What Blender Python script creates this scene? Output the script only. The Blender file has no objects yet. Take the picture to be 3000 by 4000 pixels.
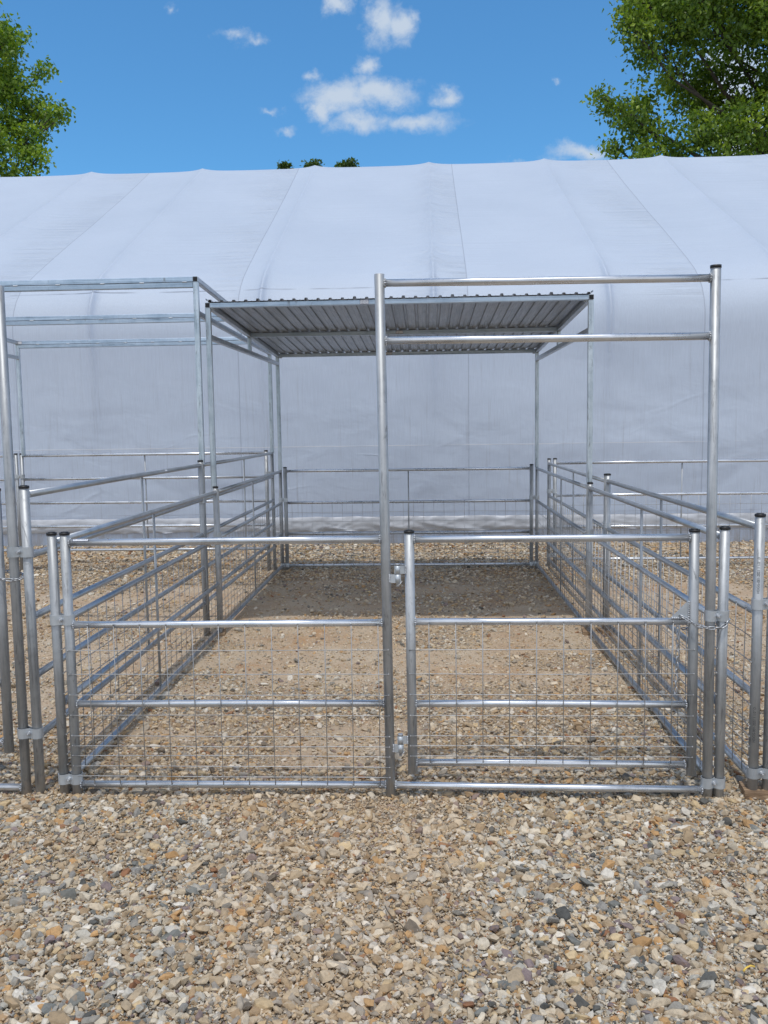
import bpy, bmesh, math, random
import numpy as np
from mathutils import Vector, Matrix, noise as mnoise

random.seed(7); rng = np.random.default_rng(7)
S = bpy.context.scene
COL = S.collection

# ------------------------------------------------------------------ camera
cam_d = bpy.data.cameras.new("camera"); cam = bpy.data.objects.new("camera", cam_d); COL.objects.link(cam)
cam_d.sensor_fit = 'VERTICAL'; cam_d.sensor_height = 24.0; cam_d.lens = 3351.34/4000*24.0
cam_d.clip_start = 0.05; cam_d.clip_end = 2000
_r = Vector((0.99879436, 0.04697932, -0.01423997)); _u = Vector((0.00959128, 0.0977329, 0.99516646)); _f = Vector((-0.04814396, 0.99410323, -0.09716448))
M3 = Matrix((_r, _u, -_f)).transposed()
cam.matrix_world = Matrix.Translation((0, 0, 1.397)) @ M3.to_4x4()
S.camera = cam

# ------------------------------------------------------------------ light, sky, exposure
SUN_EL, SUN_AZ = math.radians(76.5), math.radians(184)   # azimuth clockwise from +Y; sun high, a little behind the camera
sun_dir = Vector((math.cos(SUN_EL)*math.sin(SUN_AZ), math.cos(SUN_EL)*math.cos(SUN_AZ), math.sin(SUN_EL)))
sd = bpy.data.lights.new("sun", 'SUN'); sd.energy = 2.05; sd.angle = math.radians(1.2); sd.color = (1.0, 0.957, 0.89)
so = bpy.data.objects.new("sun", sd); COL.objects.link(so); so.rotation_euler = sun_dir.to_track_quat('Z', 'Y').to_euler()
S.view_settings.view_transform = 'Standard'; S.view_settings.look = 'None'
S.view_settings.exposure = -0.02; S.view_settings.gamma = 1.0; S.view_settings.use_curve_mapping = False

W = bpy.data.worlds.new("World"); S.world = W; W.use_nodes = True
nt = W.node_tree; nt.nodes.clear(); NL = nt.links

def N(t, kind, **kw):
    n = t.nodes.new(kind)
    for k, v in kw.items():
        if k == 'inp':
            for kk, vv in v.items(): n.inputs[kk].default_value = vv
        else: setattr(n, k, v)
    return n
def math_n(t, op, a, b=None, clamp=False):
    n = t.nodes.new('ShaderNodeMath'); n.operation = op; n.use_clamp = clamp
    for i, v in enumerate((a, b)):
        if v is None: continue
        if isinstance(v, (int, float)): n.inputs[i].default_value = v
        else: t.links.new(v, n.inputs[i])
    return n.outputs[0]
def ramp(t, fac, stops):
    n = t.nodes.new('ShaderNodeValToRGB'); e = n.color_ramp.elements
    while len(e) > 1: e.remove(e[-1])
    e[0].position = stops[0][0]; e[0].color = (*stops[0][1], 1) if len(stops[0][1]) == 3 else stops[0][1]
    for p, c in stops[1:]:
        x = e.new(p); x.color = (*c, 1) if len(c) == 3 else c
    t.links.new(fac, n.inputs[0]); return n.outputs[0]
def mixc(t, fac, a, b, mode='MIX'):
    n = t.nodes.new('ShaderNodeMix'); n.data_type = 'RGBA'; n.blend_type = mode
    for i, v in ((0, fac), (6, a), (7, b)):
        if isinstance(v, (int, float)): n.inputs[i].default_value = v
        elif isinstance(v, tuple): n.inputs[i].default_value = (*v, 1) if len(v) == 3 else v
        else: t.links.new(v, n.inputs[i])
    return n.outputs[2]

sky = N(nt, 'ShaderNodeTexSky', sky_type='NISHITA', sun_disc=False, sun_elevation=SUN_EL, sun_rotation=SUN_AZ,
        air_density=1.0, dust_density=0.25, ozone_density=3.0)
tc = N(nt, 'ShaderNodeTexCoord'); sx = N(nt, 'ShaderNodeSeparateXYZ'); NL.new(tc.outputs['Generated'], sx.inputs[0])
yy = math_n(nt, 'MAXIMUM', sx.outputs[1], 0.05)
px = math_n(nt, 'DIVIDE', sx.outputs[0], yy); pz = math_n(nt, 'DIVIDE', sx.outputs[2], yy)
cmb = N(nt, 'ShaderNodeCombineXYZ'); NL.new(px, cmb.inputs[0]); NL.new(pz, cmb.inputs[1])
def wnoise(scale, det, rough, off=0.0, dist=0.0):
    mp = N(nt, 'ShaderNodeMapping'); mp.inputs['Location'].default_value = (off, off*.7, 0); NL.new(cmb.outputs[0], mp.inputs[0])
    n = N(nt, 'ShaderNodeTexNoise', inp={'Scale': scale, 'Detail': det, 'Roughness': rough, 'Distortion': dist}); NL.new(mp.outputs[0], n.inputs[0]); return n.outputs[0]
wx = math_n(nt, 'ADD', px, math_n(nt, 'MULTIPLY', math_n(nt, 'SUBTRACT', wnoise(28, 5, .6, 3), .5), .05))
wz = math_n(nt, 'ADD', pz, math_n(nt, 'MULTIPLY', math_n(nt, 'SUBTRACT', wnoise(28, 5, .6, 9), .5), .04))
CL = [(-0.0906, 0.3702, 0.0448, 0.0209), (-0.0474, 0.3743, 0.0448, 0.0185), (-0.071, 0.342, 0.0388, 0.0119), (-0.0135, 0.3402, 0.0507, 0.0125),
      (-0.114, 0.3571, 0.0179, 0.0149), (0.0297, 0.365, 0.0179, 0.0119), (-0.0435, 0.4505, 0.0209, 0.0269), (-0.0236, 0.4471, 0.0179, 0.0239),
      (-0.0614, 0.4008, 0.0134, 0.0114), (-0.0902, 0.4684, 0.0179, 0.0134), (-0.2131, 0.4415, 0.0179, 0.0066), (-0.1873, 0.4338, 0.0164, 0.0054),
      (-0.1721, 0.3561, 0.0134, 0.0044), (-0.1551, 0.3375, 0.0159, 0.0044), (-0.1218, 0.3973, 0.0093, 0.0056), (0.1801, 0.3028, 0.0418, 0.0095),
      (0.1542, 0.3801, 0.0056, 0.0044), (-0.2788, 0.4711, 0.0065, 0.0065), (0.1291, 0.2951, 0.0448, 0.004), (0.3381, 0.3701, 0.0507, 0.0567),
      (0.3535, 0.3074, 0.0448, 0.0358)]
acc = None
for cx, cz, rx, rz in CL:
    a = math_n(nt, 'DIVIDE', math_n(nt, 'SUBTRACT', wx, cx), rx*1.15); b = math_n(nt, 'DIVIDE', math_n(nt, 'SUBTRACT', wz, cz), rz*1.2)
    d = math_n(nt, 'SUBTRACT', 1.0, math_n(nt, 'SQRT', math_n(nt, 'ADD', math_n(nt, 'MULTIPLY', a, a), math_n(nt, 'MULTIPLY', b, b))))
    if rz < 0.007: d = math_n(nt, 'MULTIPLY', d, 0.42)
    elif rz < 0.013: d = math_n(nt, 'MULTIPLY', d, 0.75)
    acc = d if acc is None else math_n(nt, 'MAXIMUM', acc, d)
fb = math_n(nt, 'ADD', math_n(nt, 'MULTIPLY', wnoise(38, 10, .68, 5, .6), .7), math_n(nt, 'MULTIPLY', wnoise(110, 6, .65, 2, .5), .3))
dens = math_n(nt, 'ADD', acc, math_n(nt, 'MULTIPLY', math_n(nt, 'SUBTRACT', fb, .45), 1.05))
cm = N(nt, 'ShaderNodeMapRange', interpolation_type='SMOOTHSTEP', inp={'From Min': -.05, 'From Max': .85, 'To Min': 0., 'To Max': .92}); NL.new(dens, cm.inputs[0])
cmask = math_n(nt, 'MULTIPLY', cm.outputs[0], math_n(nt, 'GREATER_THAN', sx.outputs[1], 0.1))
tint = mixc(nt, 1.0, sky.outputs[0], (0.50, 0.93, 1.12), 'MULTIPLY')
# white haze added as fill light over the southern sky, unseen behind camera and overhead
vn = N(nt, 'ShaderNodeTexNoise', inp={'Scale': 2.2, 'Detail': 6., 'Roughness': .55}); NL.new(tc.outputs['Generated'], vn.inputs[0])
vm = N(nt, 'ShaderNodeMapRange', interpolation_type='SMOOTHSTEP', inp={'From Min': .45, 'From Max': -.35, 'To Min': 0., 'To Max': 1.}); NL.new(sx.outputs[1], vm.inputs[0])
sky_fill = math_n(nt, 'MULTIPLY', vm.outputs[0], ramp(nt, vn.outputs[0], [(.34, (.35, .35, .35)), (.60, (.95, .95, .95))]))
tint = mixc(nt, sky_fill, tint, (7.2, 7.3, 7.7))
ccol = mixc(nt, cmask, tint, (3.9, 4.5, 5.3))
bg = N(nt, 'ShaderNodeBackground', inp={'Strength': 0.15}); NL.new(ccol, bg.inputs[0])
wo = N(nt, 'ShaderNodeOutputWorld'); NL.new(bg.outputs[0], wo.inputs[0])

# ------------------------------------------------------------------ helpers
def tag(o, label=None, cat=None, group=None, kind=None):
    if label: o['label'] = label
    if cat: o['category'] = cat
    if group: o['group'] = group
    if kind: o['kind'] = kind
    return o
def empty(name, loc, label, cat, group=None):
    o = bpy.data.objects.new(name, None); COL.objects.link(o); o.location = loc; o.empty_display_size = .1
    return tag(o, label, cat, group)

class MB:
    """collects geometry in world space and links it as one mesh object"""
    def __init__(s): s.v = []; s.f = []; s.sm = []; s.mi = []; s.cur = 0
    def add(s, vs, fs, smooth=False):
        n = len(s.v); s.v += [tuple(x) for x in vs]; s.f += [tuple(i+n for i in f) for f in fs]
        s.sm += (smooth if isinstance(smooth, list) else [smooth]*len(fs)); s.mi += [s.cur]*len(fs); return s
    def tube(s, p0, p1, r, n=16, r2=None, caps=True):
        p0, p1 = Vector(p0), Vector(p1); d = (p1-p0).normalized()
        a = d.orthogonal().normalized(); b = d.cross(a); r2 = r if r2 is None else r2
        vs = []; fs = []; sm = []
        for p, rr in ((p0, r), (p1, r2)):
            for i in range(n):
                t = 2*math.pi*i/n; vs.append(p+a*math.cos(t)*rr+b*math.sin(t)*rr)
        for i in range(n):
            j = (i+1) % n; fs.append((i, j, n+j, n+i)); sm.append(True)
        if caps: fs += [tuple(range(n-1, -1, -1)), tuple(range(n, 2*n))]; sm += [False, False]
        return s.add(vs, fs, sm)
    def path(s, pts, r, n=8, radii=None, closed=False):
        pts = [Vector(p) for p in pts]; m = len(pts); vs = []; fs = []; a = None
        for k, p in enumerate(pts):
            if closed: d = (pts[(k+1) % m]-pts[k-1]).normalized()
            else: d = (pts[min(k+1, m-1)]-pts[max(k-1, 0)]).normalized()
            a = d.orthogonal().normalized() if a is None else (a-d*a.dot(d)).normalized()
            b = d.cross(a); rr = radii[k] if radii else r
            for i in range(n):
                t = 2*math.pi*i/n; vs.append(p+a*math.cos(t)*rr+b*math.sin(t)*rr)
        rows = m if closed else m-1
        for k in range(rows):
            k2 = (k+1) % m
            for i in range(n):
                j = (i+1) % n; fs.append((k*n+i, k*n+j, k2*n+j, k2*n+i))
        sm = [True]*len(fs)
        if not closed: fs += [tuple(range(n-1, -1, -1)), tuple(range((m-1)*n, m*n))]; sm += [False, False]
        return s.add(vs, fs, sm)
    def box(s, c, h, ax=None, bev=0.0):
        """c centre, h half sizes, ax three axis vectors; bev chamfers the four long edges (along axis 0)"""
        c = Vector(c); ax = ax or (Vector((1, 0, 0)), Vector((0, 1, 0)), Vector((0, 0, 1)))
        if bev:
            y, z = h[1], h[2]; b = bev
            prof = [(y-b, z), (-(y-b), z), (-y, z-b), (-y, -(z-b)), (-(y-b), -z), (y-b, -z), (y, -(z-b)), (y, z-b)]
        else: prof = [(h[1], h[2]), (-h[1], h[2]), (-h[1], -h[2]), (h[1], -h[2])]
        n = len(prof); vs = []
        for sx_ in (-1, 1):
            for (a, b) in prof: vs.append(c+ax[0]*h[0]*sx_+ax[1]*a+ax[2]*b)
        fs = [(i, (i+1) % n, n+(i+1) % n, n+i) for i in range(n)]+[tuple(range(n-1, -1, -1)), tuple(range(n, 2*n))]
        return s.add(vs, fs)
    def bar(s, p0, p1, w, h, bev=0.003, up=(0, 0, 1)):
        p0, p1 = Vector(p0), Vector(p1); d = (p1-p0).normalized(); u = Vector(up)
        if abs(d.dot(u)) > .95: u = Vector((0, 1, 0))
        sde = d.cross(u).normalized(); u = sde.cross(d)
        return s.box((p0+p1)/2, ((p1-p0).length/2, w/2, h/2), (d, sde, u), bev)
    def blob(s, c, r, seed=0):
        c = Vector(c); vs = []; fs = []
        n, m = 6, 4; rr = random.Random(seed)
        for k in range(1, m):
            for i in range(n):
                t = 2*math.pi*i/n; p = math.pi*k/m; q = r*(.85+.3*rr.random())
                vs.append(c+Vector((math.sin(p)*math.cos(t), math.sin(p)*math.sin(t), math.cos(p)))*q)
        top = len(vs); vs += [c+Vector((0, 0, r)), c-Vector((0, 0, r))]
        for i in range(n):
            j = (i+1) % n; fs.append((top, i, j)); fs.append((top+1, (m-2)*n+j, (m-2)*n+i))
            for k in range(m-2): fs.append((k*n+i, (k+1)*n+i, (k+1)*n+j, k*n+j))
        return s.add(vs, fs, True)
    def build(s, name, mat, parent=None, fix=True):
        me = bpy.data.meshes.new(name)
        off = Vector(parent_loc(parent)) if parent else Vector((0, 0, 0))
        me.from_pydata([(v[0]-off.x, v[1]-off.y, v[2]-off.z) for v in s.v], [], s.f)
        me.polygons.foreach_set('use_smooth', s.sm); me.polygons.foreach_set('material_index', s.mi)
        if fix:
            b = bmesh.new(); b.from_mesh(me); bmesh.ops.recalc_face_normals(b, faces=b.faces); b.to_mesh(me); b.free()
        for m_ in (mat if isinstance(mat, (list, tuple)) else [mat]): me.materials.append(m_)
        me.update(); o = bpy.data.objects.new(name, me); COL.objects.link(o)
        if parent: o.parent = parent
        return o
def parent_loc(p):
    l = Vector((0, 0, 0))
    while p: l += p.location; p = p.parent
    return l

# ------------------------------------------------------------------ materials
def mat(name):
    m = bpy.data.materials.new(name); m.use_nodes = True; t = m.node_tree
    return m, t, t.nodes['Principled BSDF']
def ocoord(t, scale=(1, 1, 1), kind='Object', rot=(0, 0, 0)):
    c = N(t, 'ShaderNodeTexCoord'); mp = N(t, 'ShaderNodeMapping'); mp.inputs['Scale'].default_value = scale; mp.inputs['Rotation'].default_value = rot
    t.links.new(c.outputs[kind], mp.inputs[0]); return mp.outputs[0]
def wcoord(t, scale=(1, 1, 1)):
    g = N(t, 'ShaderNodeNewGeometry'); mp = N(t, 'ShaderNodeMapping'); mp.inputs['Scale'].default_value = scale
    t.links.new(g.outputs['Position'], mp.inputs[0]); return mp.outputs[0]
def noise(t, vec, scale, det=4, rough=.55, dist=0.):
    n = N(t, 'ShaderNodeTexNoise', inp={'Scale': scale, 'Detail': det, 'Roughness': rough, 'Distortion': dist}); t.links.new(vec, n.inputs[0]); return n.outputs[0]
def bump(t, h, strength, dist, prev=None):
    b = N(t, 'ShaderNodeBump', inp={'Strength': strength, 'Distance': dist}); t.links.new(h, b.inputs['Height'])
    if prev is not None: t.links.new(prev, b.inputs['Normal'])
    return b.outputs[0]
def setmetal(name, lo, hi, rough, axis, metallic=.92, dirt=.35, spangle=True):
    m, t, p = mat(name)
    st = {'z': (40, 40, 2.2), 'x': (1.6, 30, 90), 'y': (30, 1.6, 90), 'n': (6, 6, 6)}[axis]
    v = wcoord(t, st); n1 = noise(t, v, 1.0, 5, .65, .4)
    n2 = noise(t, wcoord(t), 7.0, 6, .7)
    n3 = noise(t, wcoord(t), 95.0, 3, .6)
    oi = N(t, 'ShaderNodeObjectInfo')
    f = math_n(t, 'ADD', math_n(t, 'MULTIPLY', n1, .6), math_n(t, 'MULTIPLY', n2, .4))
    c = ramp(t, f, [(.34, tuple(x*.55 for x in lo)), (.44, lo), (.60, hi)])
    rv = math_n(t, 'ADD', math_n(t, 'MULTIPLY', oi.outputs['Random'], .22), .87)
    cr = N(t, 'ShaderNodeCombineXYZ')
    for i in range(3): t.links.new(rv, cr.inputs[i])
    c = mixc(t, 1.0, c, cr.outputs[0], 'MULTIPLY')
    # dark scuffs
    sc = ramp(t, noise(t, wcoord(t, (14, 14, 5)), 1.3, 7, .75, 1.2), [(.60, (0, 0, 0)), (.70, (1, 1, 1))])
    c = mixc(t, math_n(t, 'MULTIPLY', sc, dirt), c, (.10, .105, .11))
    mud = None
    if axis == 'z':
        g_ = N(t, 'ShaderNodeNewGeometry'); s_ = N(t, 'ShaderNodeSeparateXYZ'); t.links.new(g_.outputs['Position'], s_.inputs[0])
        mz = N(t, 'ShaderNodeMapRange', inp={'From Min': .22, 'From Max': .0, 'To Min': .0, 'To Max': .55}); t.links.new(s_.outputs[2], mz.inputs[0])
        mud = math_n(t, 'MULTIPLY', mz.outputs[0], ramp(t, noise(t, wcoord(t), 26., 5, .7), [(.42, (0, 0, 0)), (.62, (1, 1, 1))])); c = mixc(t, mud, c, (.36, .29, .21))
        sp_ = ramp(t, noise(t, wcoord(t, (60, 60, 7)), 1.0, 4, .7, .6), [(.59, (0, 0, 0)), (.67, (1, 1, 1))]); c = mixc(t, math_n(t, 'MULTIPLY', sp_, .6), c, (.15, .155, .165))
    t.links.new(c, p.inputs['Base Color'])
    if mud is not None: t.links.new(math_n(t, 'SUBTRACT', metallic, mud), p.inputs['Metallic'])
    else: p.inputs['Metallic'].default_value = metallic
    r = math_n(t, 'ADD', math_n(t, 'MULTIPLY', n2, .22), rough-.11); r = math_n(t, 'ADD', r, math_n(t, 'MULTIPLY', sc, .2))
    t.links.new(r, p.inputs['Roughness'])
    t.links.new(bump(t, math_n(t, 'ADD', math_n(t, 'MULTIPLY', n1, .5), math_n(t, 'MULTIPLY', n3, .25)), .25, .0012), p.inputs['Normal'])
    return m
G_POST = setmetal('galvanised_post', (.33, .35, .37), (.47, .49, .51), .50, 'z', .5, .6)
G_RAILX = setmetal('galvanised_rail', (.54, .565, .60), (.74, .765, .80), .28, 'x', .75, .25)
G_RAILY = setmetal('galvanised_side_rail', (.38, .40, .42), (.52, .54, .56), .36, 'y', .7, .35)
G_WIRE = setmetal('galvanised_wire', (.36, .365, .37), (.50, .505, .51), .45, 'n', .7, .3)
G_CHAIN = setmetal('zinc_chain', (.38, .40, .43), (.56, .58, .61), .38, 'n', .85, .3)
G_WELD = setmetal('zinc_weld', (.44, .46, .49), (.60, .62, .65), .45, 'n', .7, .2)
G_CLAMP = setmetal('cast_zinc_clamp', (.46, .50, .54), (.58, .62, .66), .48, 'n', .6, .15)
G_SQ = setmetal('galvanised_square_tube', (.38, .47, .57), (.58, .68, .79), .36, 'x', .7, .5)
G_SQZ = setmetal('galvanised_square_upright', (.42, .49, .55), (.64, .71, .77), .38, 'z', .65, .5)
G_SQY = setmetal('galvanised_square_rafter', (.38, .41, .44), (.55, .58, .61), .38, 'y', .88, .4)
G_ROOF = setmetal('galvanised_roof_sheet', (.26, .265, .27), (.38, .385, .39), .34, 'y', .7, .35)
def plain(name, col, rough, metallic=0.0, nscale=20, amt=.25):
    m, t, p = mat(name); n = noise(t, ocoord(t), nscale, 5, .6)
    c = ramp(t, n, [(.3, tuple(x*(1-amt) for x in col)), (.7, tuple(min(1, x*(1+amt)) for x in col))])
    t.links.new(c, p.inputs['Base Color']); p.inputs['Roughness'].default_value = rough; p.inputs['Metallic'].default_value = metallic
    return m
BLACK = plain('black_plastic', (.012, .012, .014), .45)
HOLE = plain('dark_plug', (.006, .006, .007), .6)
WHITE = plain('white_sticker', (.72, .74, .78), .35, 0, 30, .08)
INK = plain('navy_ink', (.03, .045, .12), .5)
STAMP = plain('stamped_mark', (.05, .055, .06), .5)
YEL = plain('yellow_plastic', (.72, .48, .08), .4)
TWIG = plain('grey_twig', (.10, .075, .05), .8)

# wood
WOOD, t, p = mat('weathered_wood')
v = ocoord(t, (3, 40, 40)); n = noise(t, v, 1.4, 6, .65, .8)
c = ramp(t, n, [(.30, (.08, .05, .03)), (.48, (.24, .155, .09)), (.66, (.42, .30, .19))])
t.links.new(c, p.inputs['Base Color']); p.inputs['Roughness'].default_value = .85; t.links.new(bump(t, n, .6, .004), p.inputs['Normal'])

# soil
SOIL, t, p = mat('dusty_gravel_soil')
w = wcoord(t)
big = noise(t, w, .55, 4, .55, .6); mid = noise(t, w, 2.6, 5, .6); fin = noise(t, w, 60, 6, .7)
base = ramp(t, mid, [(.30, (.44, .295, .185)), (.5, (.53, .41, .29)), (.7, (.57, .47, .35))])
org = ramp(t, noise(t, w, 1.7, 4, .6, 1.), [(.58, (0, 0, 0)), (.70, (1, 1, 1))])
base = mixc(t, math_n(t, 'MULTIPLY', org, .85), base, (.46, .25, .11))
vo = N(t, 'ShaderNodeTexVoronoi', feature='F1', inp={'Scale': 105., 'Randomness': 1.0}); t.links.new(w, vo.inputs['Vector'])
vo2 = N(t, 'ShaderNodeTexVoronoi', feature='F1', inp={'Scale': 210., 'Randomness': 1.0}); t.links.new(w, vo2.inputs['Vector'])
def pebcol(v):
    s = N(t, 'ShaderNodeSeparateColor'); t.links.new(v.outputs['Color'], s.inputs[0])
    return ramp(t, s.outputs[0], [(0, (.13, .13, .125)), (.14, (.30, .30, .28)), (.32, (.50, .38, .25)), (.55, (.62, .53, .40)), (.78, (.40, .20, .09)), (.86, (.66, .60, .50)), (1, (.56, .44, .30))])
peb = mixc(t, .45, pebcol(vo), pebcol(vo2))
dst = N(t, 'ShaderNodeAttribute', attribute_name='dust', attribute_type='GEOMETRY')
dm = N(t, 'ShaderNodeMapRange', interpolation_type='SMOOTHSTEP', inp={'From Min': .25, 'From Max': .75}); t.links.new(math_n(t, 'ADD', dst.outputs['Fac'], math_n(t, 'MULTIPLY', math_n(t, 'SUBTRACT', noise(t, w, 9, 5, .65), .5), .7)), dm.inputs[0])
peb = mixc(t, 1.0, peb, (.66, .62, .57), 'MULTIPLY')
dusty = mixc(t, .25, base, peb)
base = mixc(t, dm.outputs[0], peb, dusty)
t.links.new(base, p.inputs['Base Color']); p.inputs['Roughness'].default_value = .95; p.inputs['Specular IOR Level'].default_value = .2
hb = math_n(t, 'ADD', math_n(t, 'MULTIPLY', vo.outputs['Distance'], -1.0), math_n(t, 'MULTIPLY', vo2.outputs['Distance'], -.5))
t.links.new(bump(t, fin, .5, .004, bump(t, hb, .8, .006)), p.inputs['Normal'])

# stones
STONE, t, p = mat('crushed_stone')
at = N(t, 'ShaderNodeAttribute', attribute_name='tone', attribute_type='GEOMETRY'); w = wcoord(t)
n = noise(t, w, 75, 5, .65); n2 = noise(t, w, 260, 3, .6)
g = ramp(t, n, [(.3, (.74, .72, .70)), (.5, (1, 1, 1)), (.7, (1.16, 1.12, 1.06))])
c = mixc(t, 1.0, at.outputs['Color'], g, 'MULTIPLY')
stn = ramp(t, noise(t, w, 28, 4, .6, .5), [(.60, (0, 0, 0)), (.68, (1, 1, 1))])
c = mixc(t, math_n(t, 'MULTIPLY', stn, .35), c, (.44, .24, .10))
t.links.new(c, p.inputs['Base Color']); p.inputs['Roughness'].default_value = .88; p.inputs['Specular IOR Level'].default_value = .3
t.links.new(bump(t, math_n(t, 'ADD', n, math_n(t, 'MULTIPLY', n2, .4)), .5, .003), p.inputs['Normal'])

# ------------------------------------------------------------------ ground
def sstep(a, b, x): x = np.clip((x-a)/(b-a), 0, 1); return x*x*(3-2*x)
_gr = {}
def vnoise(x, y, sc, seed):
    if seed not in _gr: _gr[seed] = np.random.default_rng(seed).random((64, 64))
    g = _gr[seed]; x = x*sc+17.3*seed; y = y*sc+5.1*seed
    xi = np.floor(x).astype(int); yi = np.floor(y).astype(int); fx = x-xi; fy = y-yi; fx = fx*fx*(3-2*fx); fy = fy*fy*(3-2*fy)
    a = g[xi % 64, yi % 64]; b = g[(xi+1) % 64, yi % 64]; c_ = g[xi % 64, (yi+1) % 64]; d = g[(xi+1) % 64, (yi+1) % 64]
    return (a*(1-fx)+b*fx)*(1-fy)+(c_*(1-fx)+d*fx)*fy
def dirt(x, y):
    """0..1, where fine dirt shows instead of stones"""
    x = np.asarray(x, float); y = np.asarray(y, float)
    d_ = sstep(.60, .80, vnoise(x, y*1.3, .9, 11)*.6+vnoise(x, y, 3.1, 12)*.4)*.7*np.where(y < 3, .45, 1)
    inpen = sstep(3.9, 5.0, y)*sstep(8.4, 7.2, y)
    d_ = np.maximum(d_, inpen*(.52+.40*sstep(.36, .60, vnoise(x, y*1.8, 1.4, 13))))
    for cx, cy, rx_, ry_, s_ in ((-.14, 3.05, .32, .10, .7), (-1.25, 2.78, .28, .14, .8), (-.55, 4.75, .8, .22, .85), (-.9, 7.7, .7, .2, .8), (-1.9, 4.3, .5, .35, .85), (1.75, 4.6, .4, .5, .8), (1.3, 3.0, .25, .08, .6), (-.25, 2.05, .22, .1, .4), (.9, 2.6, .3, .12, .35)):
        d_ = np.maximum(d_, s_*np.exp(-(((x-cx)/rx_)**2+((y-cy)/ry_)**2)**1.5))
    return np.clip(d_, 0, 1)
def gz(x, y):
    x = np.asarray(x, float); y = np.asarray(y, float)
    n = (vnoise(x, y, 1.3, 1)-.5)*.022+(vnoise(x, y, 4.1, 2)-.5)*.012+(vnoise(x, y, 11., 3)-.5)*.007
    near = sstep(16, 11, np.hypot(x, y-4))
    return n*near-.004
xs = np.unique(np.concatenate([np.linspace(-9, 9, 301), [-400, -120, -60, -30, -18, -12, 12, 18, 30, 60, 120, 400]]))
ys = np.unique(np.concatenate([np.linspace(-1, 12, 221), [-200, -60, -20, -8, -4, -2, 14, 18, 30, 60, 120, 400, 900]]))
X, Y = np.meshgrid(xs, ys); Z = gz(X, Y); nx, ny = len(xs), len(ys)
me = bpy.data.meshes.new('ground')
idx = np.arange(nx*ny).reshape(ny, nx); q = np.stack([idx[:-1, :-1], idx[:-1, 1:], idx[1:, 1:], idx[1:, :-1]], -1).reshape(-1, 4)
def mesh_np(me, V, F, smooth=True):
    k = F.shape[1]; me.vertices.add(len(V)); me.vertices.foreach_set('co', V.astype(np.float32).ravel())
    me.loops.add(F.size); me.loops.foreach_set('vertex_index', F.astype(np.int32).ravel())
    me.polygons.add(len(F)); me.polygons.foreach_set('loop_start', (np.arange(len(F))*k).astype(np.int32))
    try: me.polygons.foreach_set('loop_total', np.full(len(F), k, np.int32))
    except Exception: pass
    me.polygons.foreach_set('use_smooth', np.full(len(F), smooth)); me.update(calc_edges=True)
mesh_np(me, np.stack([X.ravel(), Y.ravel(), Z.ravel()], -1), q); at_ = me.attributes.new('dust', 'FLOAT', 'POINT'); at_.data.foreach_set('value', dirt(X.ravel(), Y.ravel()).astype(np.float32)); me.materials.append(SOIL)
ground = bpy.data.objects.new('ground', me); COL.objects.link(ground); tag(ground, kind='structure')

# ------------------------------------------------------------------ fabric hall
RIB0, RIBS, SEAM0, SEAMS = 2.149, 2.03, 0.522, 2.72
TARP, t, p = mat('white_tarpaulin')
g = N(t, 'ShaderNodeNewGeometry'); sp = N(t, 'ShaderNodeSeparateXYZ'); t.links.new(g.outputs['Position'], sp.inputs[0])
PX, PY, PZ = sp.outputs
sf = math_n(t, 'FRACT', math_n(t, 'DIVIDE', math_n(t, 'SUBTRACT', PX, SEAM0), SEAMS))      # 0 at seam, 1 just left of next seam
nearleft = N(t, 'ShaderNodeMapRange', interpolation_type='SMOOTHSTEP', inp={'From Min': .60, 'From Max': .97, 'To Min': 0., 'To Max': 1.}); t.links.new(sf, nearleft.inputs[0])
seamline = math_n(t, 'ADD', math_n(t, 'LESS_THAN', sf, .0022), math_n(t, 'GREATER_THAN', sf, .9978), True)
def hline(z, w): return math_n(t, 'LESS_THAN', math_n(t, 'ABSOLUTE', math_n(t, 'SUBTRACT', math_n(t, 'ADD', PZ, math_n(t, 'MULTIPLY', math_n(t, 'SUBTRACT', noise(t, wcoord(t, (1.2, 0, 0)), 1., 2), .5), .02)), z)), w)
hl = math_n(t, 'MULTIPLY', math_n(t, 'ADD', hline(3.07, .008), math_n(t, 'MULTIPLY', hline(.385, .004), .6), True),
            ramp(t, noise(t, wcoord(t, (.9, .2, .2)), 1.5, 3), [(.42, (0, 0, 0)), (.56, (1, 1, 1))]))
weld = math_n(t, 'MULTIPLY', hline(1.19, .006), ramp(t, noise(t, wcoord(t, (.7, .2, .2)), 1.9, 3), [(.36, (0, 0, 0)), (.5, (1, 1, 1))]))
cl1 = noise(t, wcoord(t, (1, 1, 1)), .7, 4, .6)
c = ramp(t, cl1, [(.3, (.605, .695, .82)), (.7, (.65, .74, .865))])
weave = noise(t, wcoord(t, (90, 90, 6)), 1., 3, .6)
c = mixc(t, 1.0, c, ramp(t, weave, [(.3, (.955, .955, .96)), (.7, (1.03, 1.03, 1.03))]), 'MULTIPLY')
streak = ramp(t, noise(t, wcoord(t, (26, 3, .9)), 1., 5, .7), [(.57, (0, 0, 0)), (.72, (1, 1, 1))])
wallm = N(t, 'ShaderNodeMapRange', inp={'From Min': 3.0, 'From Max': 1.2, 'To Min': 0., 'To Max': 1.}); t.links.new(PZ, wallm.inputs[0])
c = mixc(t, math_n(t, 'MULTIPLY', math_n(t, 'MULTIPLY', streak, wallm.outputs[0]), .34), c, (.33, .35, .38))
base_d = N(t, 'ShaderNodeMapRange', inp={'From Min': .42, 'From Max': .0, 'To Min': 0., 'To Max': 1.}); t.links.new(PZ, base_d.inputs[0])
drt = ramp(t, noise(t, wcoord(t, (14, 3, 2.2)), 1., 6, .7), [(.42, (0, 0, 0)), (.68, (1, 1, 1))])
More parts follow.
